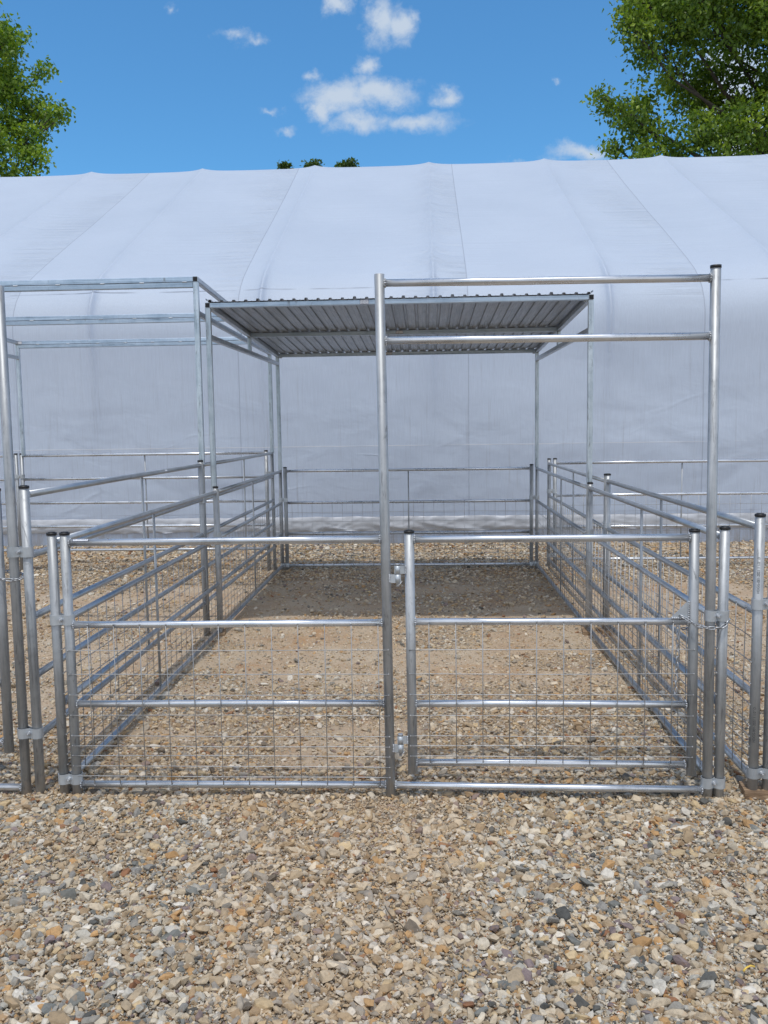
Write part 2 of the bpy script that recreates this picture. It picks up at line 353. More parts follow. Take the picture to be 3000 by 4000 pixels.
c = mixc(t, math_n(t, 'MULTIPLY', math_n(t, 'MULTIPLY', drt, base_d.outputs[0]), .8), c, (.42, .36, .29))
c = mixc(t, math_n(t, 'MULTIPLY', seamline, .40), c, (.30, .34, .42)); c = mixc(t, math_n(t, 'MULTIPLY', hl, .75), c, (.30, .34, .42))
c = mixc(t, math_n(t, 'MULTIPLY', weld, .6), c, (.85, .88, .93))
spk = ramp(t, noise(t, wcoord(t), 9., 2, .5), [(.80, (0, 0, 0)), (.82, (1, 1, 1))]); c = mixc(t, math_n(t, 'MULTIPLY', spk, .5), c, (.25, .27, .3))
t.links.new(c, p.inputs['Base Color']); p.inputs['Roughness'].default_value = .55; p.inputs['Specular IOR Level'].default_value = .35
# wrinkles: across the slope next to the seams, soft folds on the wall
wr = noise(t, wcoord(t, (.55, 7.5, 13)), 1.15, 5, .6, .5)
wr = math_n(t, 'MULTIPLY', wr, math_n(t, 'MULTIPLY', nearleft.outputs[0], ramp(t, noise(t, wcoord(t), .8, 2), [(.34, (.1, .1, .1)), (.58, (1, 1, 1))])))
rfm = N(t, 'ShaderNodeMapRange', interpolation_type='SMOOTHSTEP', inp={'From Min': 2.75, 'From Max': 3.25, 'To Min': 0., 'To Max': 1.}); t.links.new(PZ, rfm.inputs[0]); roofm = rfm.outputs[0]
wr = math_n(t, 'MULTIPLY', wr, math_n(t, 'ADD', math_n(t, 'MULTIPLY', roofm, 3.4), .02)); wr2 = math_n(t, 'MULTIPLY', math_n(t, 'MULTIPLY', noise(t, wcoord(t, (.35, 6, 11)), 1.0, 4, .6, .5), .55), roofm)
fold = noise(t, wcoord(t, (.6, 1, .9)), 1.1, 2, .45, .7)
fold2 = noise(t, wcoord(t, (.9, 1, 1.5)), 1.9, 3, .5, .6)
rg = math_n(t, 'ABSOLUTE', math_n(t, 'SUBTRACT', noise(t, ocoord(t, (1.1, .4, 2.6), 'Object', (0, .6, 0)), .55, 2, .4, .35), .5))
crs = N(t, 'ShaderNodeMapRange', interpolation_type='SMOOTHSTEP', inp={'From Min': .0, 'From Max': .022, 'To Min': 1., 'To Max': 0.}); t.links.new(rg, crs.inputs[0])
crs = math_n(t, 'MULTIPLY', math_n(t, 'MULTIPLY', crs.outputs[0], wallm.outputs[0]), ramp(t, noise(t, wcoord(t, (.8, .3, .8)), 1.3, 2), [(.52, (0, 0, 0)), (.64, (.11, .11, .11))]))
pk = ramp(t, noise(t, wcoord(t, (2.2, 1, 9)), 1.0, 4, .6, .8), [(.3, (0, 0, 0)), (.8, (1, 1, 1))])
pk = math_n(t, 'MULTIPLY', math_n(t, 'MULTIPLY', pk, .05), math_n(t, 'MULTIPLY', nearleft.outputs[0], wallm.outputs[0]))
wr = math_n(t, 'ADD', math_n(t, 'ADD', wr, crs), pk)
h = math_n(t, 'ADD', math_n(t, 'ADD', wr, wr2), math_n(t, 'MULTIPLY', math_n(t, 'ADD', math_n(t, 'MULTIPLY', fold, 2.2), math_n(t, 'MULTIPLY', fold2, .6)), wallm.outputs[0]))
b1 = bump(t, h, .55, .05); b2 = bump(t, weave, .12, .004, b1)
t.links.new(bump(t, math_n(t, 'ADD', seamline, math_n(t, 'ADD', hl, weld)), .5, .01, b2), p.inputs['Normal'])

tl = N(t, 'ShaderNodeBsdfTranslucent'); t.links.new(mixc(t, 1.0, c, (1.3, 1.175, 1.12), 'MULTIPLY'), tl.inputs[0])
tmx = N(t, 'ShaderNodeMixShader', inp={0: .34}); t.links.new(p.outputs[0], tmx.inputs[1]); t.links.new(tl.outputs[0], tmx.inputs[2])
t.links.new(tmx.outputs[0], t.nodes['Material Output'].inputs[0])
prof = [(10.24, -.03), (10.235, .15), (10.23, .40), (10.215, .9), (10.20, 1.5), (10.175, 2.0), (10.15, 2.35), (10.135, 2.55), (10.15, 2.73), (10.20, 2.88), (10.29, 3.03), (10.42, 3.17), (10.62, 3.32),
        (10.93, 3.50), (11.5, 3.81), (12.08, 4.12), (12.85, 4.52), (13.63, 4.94), (14.4, 5.345), (15.1, 5.72), (15.5, 5.935), (15.75, 6.08)]
RIDGE_Y = 15.8
P = []
for (a, b) in zip(prof[:-1], prof[1:]):
    L = math.hypot(b[0]-a[0], b[1]-a[1]); k = max(1, int(L/.12))
    for i in range(k): P.append((a[0]+(b[0]-a[0])*i/k, a[1]+(b[1]-a[1])*i/k))
P.append(prof[-1]); P.append((RIDGE_Y, 6.095))
P = P+[(2*RIDGE_Y-y, z) for (y, z) in reversed(P[:-1])]
P = np.array(P); tg = np.gradient(P, axis=0); tg /= np.linalg.norm(tg, axis=1)[:, None]; nrm = np.stack([-tg[:, 1], tg[:, 0]], -1)   # outward
xs_t = np.arange(-17.0, 17.0001, .07)
_rb = RIB0+RIBS*np.arange(-9, 8); xs_t = np.unique(np.round(np.concatenate([xs_t]+[_rb+o_ for o_ in (-.06, -.04, -.025, -.012, 0, .012, .025, .04, .06)]), 4)); xs_t = xs_t[np.abs(xs_t) <= 17.0]
d = (xs_t-RIB0)/RIBS; d = np.abs(d-np.round(d))*RIBS            # distance to nearest rib
zz = P[:, 1]
amp = np.where(zz > 2.6, .11, .11*sstep(1.0, 2.6, zz)+.004)
near_ridge = np.exp(-((P[:, 0]-RIDGE_Y)/1.2)**2)
sag = (1-np.exp(-d/.17))[None, :]*(amp*.75-.03*near_ridge)[:, None]
eave = np.exp(-((zz-2.85)/.45)**2)[:, None]*np.exp(-(d/.030)**2)[None, :]*.05     # pipe pushing the fabric at the eave bend
fold_w = (np.array([[mnoise.noise(Vector((x*.7, z*1.1+y*.3, 3.))) for x in np.arange(-17, 17.01, .25)] for (y, z) in P[:60]]))
fw = np.zeros((len(P), len(xs_t))); xi = (xs_t+17)/.25
for i in range(min(60, len(P))): fw[i] = np.interp(xi, np.arange(fold_w.shape[1]), fold_w[i])
off = -sag+eave+fw*.022*sstep(3.0, 2.0, zz)[:, None]
VX = np.repeat(xs_t[None, :], len(P), 0); VY = P[:, 0][:, None]+nrm[:, 0][:, None]*off; VZ = P[:, 1][:, None]+nrm[:, 1][:, None]*off
V = np.stack([VX.ravel(), VY.ravel(), VZ.ravel()], -1); a, b = len(P), len(xs_t); idx = np.arange(a*b).reshape(a, b)
F = np.stack([idx[:-1, :-1], idx[:-1, 1:], idx[1:, 1:], idx[1:, :-1]], -1).reshape(-1, 4)
hall = empty('fabric_building', (0, RIDGE_Y, 0), 'long white tarpaulin covered building with sloping ribbed roof behind the pens', 'building')
V[:, 1] -= RIDGE_Y
me = bpy.data.meshes.new('cover'); mesh_np(me, V, F); me.materials.append(TARP)
o = bpy.data.objects.new('cover', me); COL.objects.link(o); o.parent = hall
for sx_ in (-17.0, 17.0):
    pts_ = [(sx_, y_, z_) for (y_, z_) in P]; MB().add(pts_, [tuple(range(len(pts_)))]).build('end_wall', TARP, hall)
# crumpled skirt strip hanging over the foot of the wall
xsk = np.arange(-12, 12, .03); zs_ = np.linspace(.17, .345, 9); Vs = []
for j, z in enumerate(zs_):
    for x in xsk:
        n1 = mnoise.noise(Vector((x*4.5+z*16, z*11, 1.3))); n2 = mnoise.noise(Vector((x*9-z*26, z*7, 7.7)))
        tt = j/8; lo = mnoise.noise(Vector((x*1.4, 2.2, 0)))*.02
        Vs.append((x, 10.215-.007*math.sin(math.pi*tt)-abs(n1)*.045*(1.1-tt)-abs(n2)*.016-(.004 if 0 < j < 8 else -.006), z+lo*(1-tt)+n1*.01))
Vs = np.array(Vs); Vs[:, 1] -= RIDGE_Y; idx = np.arange(len(Vs)).reshape(9, len(xsk))
F = np.stack([idx[:-1, :-1], idx[:-1, 1:], idx[1:, 1:], idx[1:, :-1]], -1).reshape(-1, 4)
me = bpy.data.meshes.new('skirt'); mesh_np(me, Vs, F); SKIRT = plain('crumpled_white_film', (.46, .48, .52), .45, 0, 3, .2); me.materials.append(SKIRT)
o = bpy.data.objects.new('skirt', me); COL.objects.link(o); o.parent = hall

# ------------------------------------------------------------------ pens
YF, YM, YS, YB = 3.161, 5.72, 5.766, 8.46
R = .0182; RR = .0134; WR = .0017
RZ = [.983, .667, .356, .036]
WZ = [.57, .477, .396, .316, .235, .195, .156, .115, .075]
GZ = [1.166, .933, .696, .466, .226]

def post(parent, x, y, z0, z1, r=R, cap=True, name='post', lean=(0, 0)):
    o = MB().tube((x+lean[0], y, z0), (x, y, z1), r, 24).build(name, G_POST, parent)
    if cap: MB().tube((x, y, z1-.003), (x, y, z1+.006), r+.0012, 24).tube((x, y, z1+.006), (x, y, z1+.0085), r*.72, 20).build('cap', BLACK, o)
    return o
def welds(mb, c, axis, r, k):
    """bead ring at a rail end"""
    ax = Vector(axis).normalized(); a = ax.orthogonal().normalized(); b = ax.cross(a)
    for i in range(10):
        th = 2*math.pi*i/10; mb.blob(Vector(c)+a*math.cos(th)*r+b*math.sin(th)*r, .0034+.0010*random.random(), k*31+i)
def rail(parent, p0, p1, r=RR, m=None, rp=R, weld=True, name='rail'):
    """rail between two post centres, butted against the posts"""
    p0, p1 = Vector(p0), Vector(p1); d = (p1-p0).normalized(); k = rp-.004
    a, b = p0+d*k, p1-d*k
    sag = random.uniform(-.002, .002)
    w = MB().path([a, a.lerp(b, .33)+Vector((0, 0, sag)), a.lerp(b, .66)+Vector((0, 0, sag*.5)), b], r, 20)
    if weld: w.cur = 1; welds(w, p0+d*(rp+.0012), d, r+.0005, int(p0.z*97)); welds(w, p1-d*(rp+.0012), d, r+.0005, int(p0.z*53)+5)
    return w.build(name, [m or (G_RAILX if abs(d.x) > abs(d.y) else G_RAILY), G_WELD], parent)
def wires(parent, p0, p1, zrails, zw, side, step=.1006, first=.075, rp=R, z0=0., hook=True):
    """welded mesh: verticals from second rail to bottom rail, horizontals welded to the posts; side = unit vector of the wire face"""
    p0, p1 = Vector((*p0, 0)), Vector((*p1, 0)); d = (p1-p0).normalized(); L = (p1-p0).length; s = Vector((*side, 0))
    off = s*(RR+WR*.6); mb = MB(); pt = mb
    top, bot = max(zrails), min(zrails)
    for z in zw:
        a = p0+off+Vector((0, 0, z+z0)); b = p1+off+Vector((0, 0, z+z0)); jit = random.uniform(-.0025, .0025)
        a2 = p0+s*(rp+.0005)+Vector((0, 0, z+z0))-d*.003; b2 = p1+s*(rp+.0005)+Vector((0, 0, z+z0))+d*.003
        pts = [a2, a2+d*.03-s*(rp-RR-.001)*.5, a+d*.08, a.lerp(b, .5)+Vector((0, 0, jit)), b-d*.08, b2-d*.03-s*(rp-RR-.001)*.5, b2]
        mb.path(pts, WR, 6); pt.blob(a2, .0034, int(z*999)); pt.blob(b2, .0034, int(z*999)+3)
    x = first
    while x < L-.03:
        q = p0+d*x+s*(RR+WR*.2); j = random.uniform(-.0015, .0015)
        mb.path([q+Vector((0, 0, top+.003)), q+s*(WR*1.8)+d*j+Vector((0, 0, (top+bot)/2)), q+Vector((0, 0, bot+.002))], WR, 6)
        pt.blob(q+Vector((0, 0, top+.002)), .0034, int(x*777)); pt.blob(q+Vector((0, 0, bot+.001)), .0034, int(x*777)+1)
        x += step
    return mb.build('wire_mesh', G_WIRE, parent)

def panel(label, p0, p1, H=1.016, zr=RZ, zw=WZ, side=(0, -1), z0=(0., 0.), stiff=None, group=None, rp=(R, R), caps=(True, True), cat='fence panel', first=.075, ground0=(0., 0.)):
    mid = ((p0[0]+p1[0])/2, (p0[1]+p1[1])/2, 0)
    t_ = empty('fence_panel', mid, label, cat, group)
    post(t_, p0[0], p0[1], ground0[0]-.004, H+z0[0], rp[0], caps[0]); post(t_, p1[0], p1[1], ground0[1]-.004, H+z0[1], rp[1], caps[1])
    for z in zr: rail(t_, (*p0, z+z0[0]), (*p1, z+z0[1]), rp=max(rp))
    if zw:
        zb = (z0[0]+z0[1])/2
        wires(t_, p0, p1, [zr[1]+zb, zr[-1]+zb], zw, side, z0=zb, first=first)
    if stiff is not None:
        x = p0[0]+(p1[0]-p0[0])*stiff; y = p0[1]+(p1[1]-p0[1])*stiff; zb = (z0[0]+z0[1])/2
        MB().tube((x-side[0]*.010, y-side[1]*.010, min(zr)+zb), (x-side[0]*.010, y-side[1]*.010, max(zr)+zb), .0068, 12).build('stiffener', G_POST, t_)
    return t_

def clamp(pa, pb, z, label, group, h=.039, ra=R, bolt_side=-1):
    pa, pb = Vector((*pa, z)), Vector((*pb, z)); c = (pa+pb)/2
    t_ = empty('pipe_clamp', c, label, 'pipe clamp', group)
    u = (pb-pa).normalized(); w = Vector((0, 0, 1)).cross(u); L = (pb-pa).length
    if w.y > 0.1 or (abs(w.y) <= .1 and w.x*bolt_side < 0): w = -w       # w = side the bolt shows
    def half(sg, Rr, th, gap):
        pts = []
        for k in range(9):
            a = math.pi-k*(math.pi*.70)/8; pts.append((math.cos(a)*Rr, math.sin(a)*Rr))
        pts.append((L/2, gap))
        for k in range(9):
            a = math.pi*.70-k*(math.pi*.70)/8; pts.append((L+math.cos(a)*Rr, math.sin(a)*Rr))
        if L < 2.6*Rr: pts = [q for q in pts[:9] if q[0] < L/2-.004]+[(L/2, gap)]+[q for q in pts[10:] if q[0] > L/2+.004]
        n = len(pts); P2 = [Vector(q) for q in pts]; nn = []
        for k in range(n):
            tt = (P2[min(k+1, n-1)]-P2[max(k-1, 0)]).normalized(); nn.append(Vector((-tt.y, tt.x)))
        vs = []; fs = []
        for q, nm in zip(P2, nn):
            for zz_, o_ in ((-h/2, 0), (h/2, 0), (h/2, th), (-h/2, th)):
                e = q+nm*o_; vs.append(pa+u*e.x+w*(sg*e.y)+Vector((0, 0, zz_)))
        for k in range(n-1):
            for i in range(4):
                j = (i+1) % 4; fs.append((k*4+i, k*4+j, (k+1)*4+j, (k+1)*4+i))
        fs += [(0, 1, 2, 3), ((n-1)*4+3, (n-1)*4+2, (n-1)*4+1, (n-1)*4)]
        return MB().add(vs, fs)
    for sg in (1, -1): half(sg, ra+.0015, .0026, .007).build('band', G_CLAMP, t_)
    m = c+w*.010
    b = MB().tube(c+w*.008, c+w*.014, .0085, 20); b.tube(c+w*.014, c+w*.021, .0066, 6); b.tube(c+w*.021, c+w*.030, .0038, 10); b.tube(c-w*.012, c-w*.017, .0066, 6)
    b.build('bolt', G_WELD, t_)
    return t_

# ---- main front panel with walk-through gate
XA, XB, XC, XD, XE, XG, XH = -1.364, -.142, 1.046, -1.414, 1.090, -1.511, 1.215
f = empty('gate_panel', ((XA+XC)/2, YF, 0), 'galvanised front panel with tall bow frame and a chained mesh walk-through gate', 'gate panel')
post(f, XA, YF, -.01, 1.016)
o = MB().tube((XB, YF, -.012), (XB-.016, YF, 1.95), R, 24).build('post', G_POST, f)
o2 = MB().tube((XC+.002, YF, -.014), (XC-.010, YF, 1.947), R, 24).build('post', G_POST, f); MB().tube((XC-.010, YF, 1.945), (XC-.010, YF, 1.955), R+.0012, 24).build('cap', BLACK, o2)
for i, z in enumerate(RZ): rail(f, (XA, YF, z), (XB-.008*z, YF, z+.004))
rail(f, (XB, YF, .040), (XC, YF, .028), name='threshold_rail')
rail(f, (XB-.015, YF, 1.919), (XC-.010, YF, 1.911), name='top_rail'); rail(f, (XB-.0135, YF, 1.714), (XC-.008, YF, 1.708), name='top_rail')
wires(f, (XA, YF), (XB-.005, YF), [RZ[1], RZ[3]], WZ, (0, -1), first=.076)
g_ = bpy.data.objects.new('gate', None); COL.objects.link(g_); g_.parent = f; g_.location = Vector((-.06, YF, 0))-f.location
GL, GR = -.061, .981
post(g_, GL, YF, .088, 1.012, name='gate_post', lean=(.004, 0)); post(g_, GR, YF, .086, 1.008, name='gate_post', lean=(.006, 0))
for za, zb in ((.985, .985), (.674, .672), (.359, .357), (.129, .125)): rail(g_, (GL, YF, za), (GR, YF, zb), name='gate_rail')
wires(g_, (GL, YF), (GR, YF), [.672, .129], [.57, .478, .398, .318, .239, .2, .16], (0, -1), step=.0998, first=.070)
lp = MB(); a = [(.897, .683), (.964, .683), (.964, .752)]
lp.add([(x, YF-.0075, z) for x, z in a]+[(x, YF-.0035, z) for x, z in a], [(0, 1, 2), (5, 4, 3), (0, 3, 4, 1), (1, 4, 5, 2), (2, 5, 3, 0)]); w = lp; w.cur = 1
for k in range(8): w.blob((.905+k*.007, YF-.009, .686), .0042, k); w.blob((.9635, YF-.009, .69+k*.008), .0038, k+20)
w.build('latch_plate', [G_CLAMP, G_WELD], g_)
def hinge(z, k):
    xb, xg = XB-.008*z+R, GL-R
    h_ = MB(); cx = (xb+xg)/2; w0 = .0022
    # upper knuckle belongs to the gate, lower one to the post; pin through both
    def knuckle(x0, x1, z0_, z1_):
        h_.box(((x0+x1)/2, YF-.010, (z0_+z1_)/2), (abs(x1-x0)/2, w0, (z1_-z0_)/2)); h_.tube((cx, YF-.010, z0_), (cx, YF-.010, z1_), .0095, 18)
    knuckle(cx-.012, xg+.006, z+.002, z+.032); knuckle(xb-.006, cx+.012, z-.032, z-.001)
    h_.cur = 1
    for i in range(5): h_.blob((xg+.004, YF-.013, z+.005+i*.006), .0042, i+k); h_.blob((xb-.004, YF-.013, z-.028+i*.006), .0042, i+k+9)
    o_ = h_.build('hinge', [G_CLAMP, G_WELD], f)
    p_ = MB().tube((cx, YF-.010, z-.046), (cx, YF-.010, z+.036), .0058, 14).tube((cx, YF-.010, z+.036), (cx, YF-.010, z+.040), .0095, 14)
    p_.path([(cx-.006, YF-.018, z-.044), (cx+.004, YF-.018, z-.040), (cx+.016, YF-.016, z-.026)], .0013, 6); p_.build('pin', G_WELD, o_)
hinge(.856, 3); hinge(.204, 40)

# stickers ---------------------------------------------------------------
def text_mesh(txt, size, mat_, parent, mapf, name='lettering', align='CENTER', extrude=0.0):
    cu = bpy.data.curves.new('t', 'FONT'); cu.body = txt; cu.size = size; cu.align_x = align; cu.align_y = 'CENTER'; cu.extrude = extrude; cu.space_line = .95
    to = bpy.data.objects.new('t', cu); COL.objects.link(to); bpy.context.view_layer.update()
    me = bpy.data.meshes.new_from_object(to.evaluated_get(bpy.context.evaluated_depsgraph_get())); bpy.data.objects.remove(to)
    me.name = name; off = parent_loc(parent)
    for v in me.vertices: v.co = Vector(mapf(v.co.x, v.co.y))-off
    me.materials.clear(); me.materials.append(mat_); o = bpy.data.objects.new(name, me); COL.objects.link(o); o.parent = parent; return o
def flat_sticker(parent, x, z, y, wd, ht, lines):
    s_ = MB().box((x, y, z), (wd/2, .0006, ht/2)).build('sticker', WHITE, parent)
    b_ = MB(); k = .0011
    for cx, cz, a_, b2 in ((x, z+ht/2-k, wd/2, k), (x, z-ht/2+k, wd/2, k), (x-wd/2+k, z, k, ht/2-2*k), (x+wd/2-k, z, k, ht/2-2*k)): b_.box((cx, y-.0009, cz), (a_, .0002, b2))
    b_.build('border', INK, s_)
    for txt, dz, sz in lines: text_mesh(txt, sz, INK, s_, lambda a, b, dz=dz: (x+a, y-.0012, z+dz+b))
LINES = [('Rim Time Products', .0085, .0074), ('sales and service', .0005, .0056), ('Lufkin, Texas', -.0085, .0082)]
def pipe_sticker(parent, c, axis, r, length, a0, a1, txt=None, sz=.008):
    """curved sticker around a rail: axis direction, angles in degrees measured from straight up towards the viewer side"""
    c = Vector(c); ax = Vector(axis).normalized(); up = Vector((0, 0, 1)); up = (up-ax*up.dot(ax)).normalized(); sd_ = ax.cross(up)
    if sd_.y > .3 or (abs(sd_.y) <= .3 and sd_.x*c.x > 0): sd_ = -sd_
    def at(u_, ang, rr): return c+ax*u_+up*math.cos(ang)*rr+sd_*math.sin(ang)*rr
    def patch(u0, u1, b0, b1, rr):
        vs = []; fs = []; n = 8
        for i in range(n+1):
            an = math.radians(b0+(b1-b0)*i/n); vs += [at(u0, an, rr), at(u1, an, rr)]
        for i in range(n): fs.append((2*i, 2*i+1, 2*i+3, 2*i+2))
        return MB().add(vs, fs, True)
    s_ = patch(-length/2, length/2, a0, a1, r+.0005).build('sticker', WHITE, parent, fix=False)
    b_ = MB()
    for q in (patch(-length/2, length/2, a0, a0+5, r+.0008), patch(-length/2, length/2, a1-5, a1, r+.0008), patch(-length/2, -length/2+.002, a0, a1, r+.0008), patch(length/2-.002, length/2, a0, a1, r+.0008)): b_.add(q.v, q.f, True)
    b_.build('border', INK, s_, fix=False)
    if txt:
        am = math.radians((a0+a1)/2)
        text_mesh(txt, sz, INK, s_, lambda a, b: at(a, am-b/r, r+.0010))
pipe_sticker(f, (-1.300, YF, .983), (1, 0, 0), RR, .062, 5, 62, 'Rim Time Products', .0068)

# ---- side and back panels of the middle pen
GP = 'galvanised panels of the middle pen'
panel('near left side panel of the middle pen, four rails with wire mesh', (XD, YF), (XD, YM), side=(1, 0), stiff=.49, group=GP)
panel('left side panel of the middle pen below the roof, four rails with wire mesh', (XD-.004, YS), (XD-.022, YB), side=(1, 0), stiff=.49, group=GP, rp=(.0162, .0162), caps=(False, False), H=1.0)
pe = panel('near right side panel of the middle pen, four rails with wire mesh', (XE, YF), (XE, YM), side=(-1, 0), stiff=.485, group=GP)
pipe_sticker(pe, (XE, 4.33, .983), (0, 1, 0), RR, .075, -40, 5, None)
panel('right side panel of the middle pen below the roof, four rails with wire mesh', (XE, YS), (XE+.006, YB), side=(-1, 0), stiff=.46, group=GP, rp=(.0162, .0162), caps=(False, False), H=1.0)
panel('mesh back panel of the middle pen in the shade under the metal roof', (-1.387, YB), (1.0425, YB), side=(0, -1), stiff=.503, group=GP, z0=(.004, .004), first=.062)
# ---- left pen
GLn = 'galvanised five rail panels of the left pen'
pg = panel('tall five rail side panel without mesh, near end left of middle pen', (XG, YF), (XG, YM), H=1.194, zr=GZ, zw=None, side=(1, 0), stiff=.54, group=GLn)
pipe_sticker(pg, (XG, 4.908, 1.166), (0, 1, 0), RR, .05, -5, 95, None)
panel('tall five rail side panel without mesh, under the roofless shelter frame', (XG-.001, YS), (XG-.003, YB), H=1.17, zr=GZ, zw=None, side=(1, 0), stiff=.52, group=GLn, rp=(.0165, .0165), caps=(False, False))
panel('five rail back panel without mesh, behind the left pen against the white building', (-4.051, YB), (-1.573, YB), H=1.19, zr=[1.172, .935, .694, .452, .213], zw=None, side=(0, -1), stiff=.506, group=GLn)
panel('five rail back panel cut off by the left edge of the picture', (-6.53, YB), (-4.109, YB), H=1.19, zr=[1.172, .935, .694, .452, .213], zw=None, side=(0, -1), stiff=.5, group=GLn)
# left gate panel
XF = -1.566
fl = empty('gate_panel', (XF-.6, YF, 0), 'left pen gate panel with tall post, cut off by the left edge', 'gate panel')
o = MB().tube((XF, YF, -.022), (XF+.002, YF, 1.940), R, 24).build('post', G_POST, fl)
o3 = MB().tube((XF-1.19, YF, -.012), (XF-1.19, YF, 1.95), R, 24).build('post', G_POST, fl)
rail(fl, (XF-1.19, YF, .022), (XF, YF, .022), name='threshold_rail'); rail(fl, (XF-1.19, YF, 1.905), (XF, YF, 1.905), name='top_rail'); rail(fl, (XF-1.19, YF, 1.70), (XF, YF, 1.70), name='top_rail')
gl = bpy.data.objects.new('gate', None); COL.objects.link(gl); gl.parent = fl; gl.location = Vector((XF-.6, YF, 0))-fl.location
post(gl, XF-.055, YF, .165, 1.185, name='gate_post', lean=(-.006, 0)); post(gl, XF-1.12, YF, .165, 1.19, name='gate_post')
for z in (1.155, .92, .68, .44, .206): rail(gl, (XF-1.12, YF, z), (XF-.06, YF, z), name='gate_rail')

# ---- right pen (stands on a wood block, so a little higher)
GRn = 'galvanised panels of the right pen'
ph = panel('mesh side panel standing on a wood block at the right edge', (XH, YF), (1.206, YM), H=1.026, side=(-1, 0), stiff=.517, group=GRn, z0=(.036, .045), ground0=(.034, .03), zw=WZ)
pipe_sticker(ph, (1.212, 4.655, 1.024), (0, 1, 0), RR, .05, -10, 88, None)
panel('right pen side panel farther back, four rails with mesh, right of the roof posts', (1.206, YS), (1.213, YB), H=1.026, side=(-1, 0), stiff=.5, group=GRn, z0=(.042, .048), ground0=(.02, .03), rp=(.0172, .0172))
panel('mesh back panel of the right pen in front of the white building', (1.270, YB), (3.70, YB), H=1.026, side=(0, -1), stiff=.505, group=GRn, z0=(.050, .052), ground0=(.03, .03))
panel('front panel of the right pen, only its first post in view at the right edge', (1.268, YF), (2.45, YF), H=1.016, side=(0, -1), group=GRn, z0=(.036, .036), ground0=(.036, .0))

# stamped pipe marking on the right pen's post
def stamp(zc):
    up = MB()
    hp = [o_ for o_ in ph.children if o_.name.startswith('post')][0]
    text_mesh('HDGG-001-2021 1 1/2" D', .0125, STAMP, hp, lambda a, b: (XH+math.sin(-.35-b/R)*(R+.0005), YF-math.cos(-.35-b/R)*(R+.0005), zc+a), name='stamped_mark')
stamp(.845); stamp(.285)

# ---- clamps
GC = 'pipe clamps joining the fence posts'
for a_, b_, z, lb in [
    ((XD, YF), (XA, YF), .688, 'upper clamp joining the two short posts left of the front mesh panel'),
    ((XD, YF), (XA+.001, YF), .060, 'lower clamp near the ground left of the front mesh panel'),
    ((XC, YF), (XE, YF), .694, 'upper clamp beside the chain, joining the tall right post to a short post'),
    ((XC, YF), (XE+.001, YF), .058, 'lower clamp near the ground at the foot of the tall right post'),
    ((XF, YF), (XG, YF), .950, 'upper clamp joining the tall left post to the taller side panel post'),
    ((XF, YF), (XG, YF), .242, 'lower clamp at the foot of the tall left post'),
    ((XH, YF), (1.268, YF), .737, 'upper clamp at the right edge above the wood block'),
    ((XH, YF), (1.268, YF), .097, 'lower clamp at the right edge just above the wood block'),
    ((-1.436, YB), (-1.387, YB), .70, 'upper clamp at the back left corner of the middle pen'),
    ((-1.436, YB), (-1.387, YB), .045, 'lower clamp at the back left corner of the middle pen'),
    ((1.0425, YB), (1.096, YB), .70, 'upper clamp at the back right corner of the middle pen'),
    ((1.0425, YB), (1.096, YB), .045, 'lower clamp at the back right corner of the middle pen'),
    ((1.213, YB), (1.270, YB), .76, 'upper clamp at the back left corner of the right pen'),
    ((1.213, YB), (1.270, YB), .13, 'lower clamp at the back left corner of the right pen'),
    ((-4.109, YB), (-4.051, YB), .965, 'clamp joining the two thin posts of the far left back panels'),
    ((-1.573, YB), (-1.514, YB), .965, 'clamp at the back right corner of the left pen'),
    ((XD, YM), (XD-.004, YS), .69, 'clamp round the paired posts at the left front foot of the roof'),
    ((XE, YM), (XE, YS), .69, 'upper clamp round the paired posts at the right front foot of the roof'),
    ((XG, YM), (XG-.001, YS), .93, 'clamp round the paired posts below the roofless shelter frame'),
    ((1.206, YM), (1.206, YS), .735, 'clamp round the paired posts in the middle of the right pen side'),
]: clamp(a_, b_, z, lb, GC, ra=R)

# ---- chains
def chain(name_label, pts, cat='chain', link=.029, wdt=.0150, wr=.0024, phase=0):
    pts = [Vector(p) for p in pts]; seg = [(pts[i+1]-pts[i]).length for i in range(len(pts)-1)]; L = sum(seg)
    t_ = empty('chain', pts[0], name_label, cat)
    pitch = link-2*wr-.001; n = int(L/pitch)
    def at(s):
        for i, l in enumerate(seg):
            if s <= l or i == len(seg)-1: return pts[i].lerp(pts[i+1], s/l), (pts[i+1]-pts[i]).normalized()
            s -= l
    for k in range(n):
        c_, _ = at((k+.5)*pitch); p0_, _ = at(k*pitch); p1_, _ = at(min((k+1)*pitch, L)); d_ = (p1_-p0_).normalized(); c_ = (p0_+p1_)/2
        e = Vector((0, -1, 0)); e = (e-d_*e.dot(d_)); e = d_.orthogonal() if e.length < .2 else e.normalized(); g2 = d_.cross(e)
        ang = math.radians((35 if k % 2 else -50)+random.uniform(-12, 12)+phase); sd2 = e*math.sin(ang)+g2*math.cos(ang)
        rr = wdt/2-wr; st = link/2-wr-rr; loop = []
        for i in range(16):
            a2 = 2*math.pi*i/16; x = math.cos(a2)*rr; y = math.sin(a2)*rr; x += st if x > 1e-6 else (-st if x < -1e-6 else 0); loop.append(c_+d_*x+sd2*y)
        MB().path(loop, wr, 8, closed=True).build('link', G_CHAIN, t_)
    return t_
chain('zinc chain looped from the gate plate round the tall right post', [(.930, YF-.012, .697), (.955, YF-.026, .684), (.985, YF-.030, .664), (1.030, YF-.026, .652), (1.075, YF-.025, .652), (1.100, YF-.020, .668), (1.115, YF-.004, .682), (1.108, YF+.022, .668), (1.06, YF+.030, .648), (1.0, YF+.030, .640), (.955, YF+.02, .636), (.934, YF+.004, .655)])
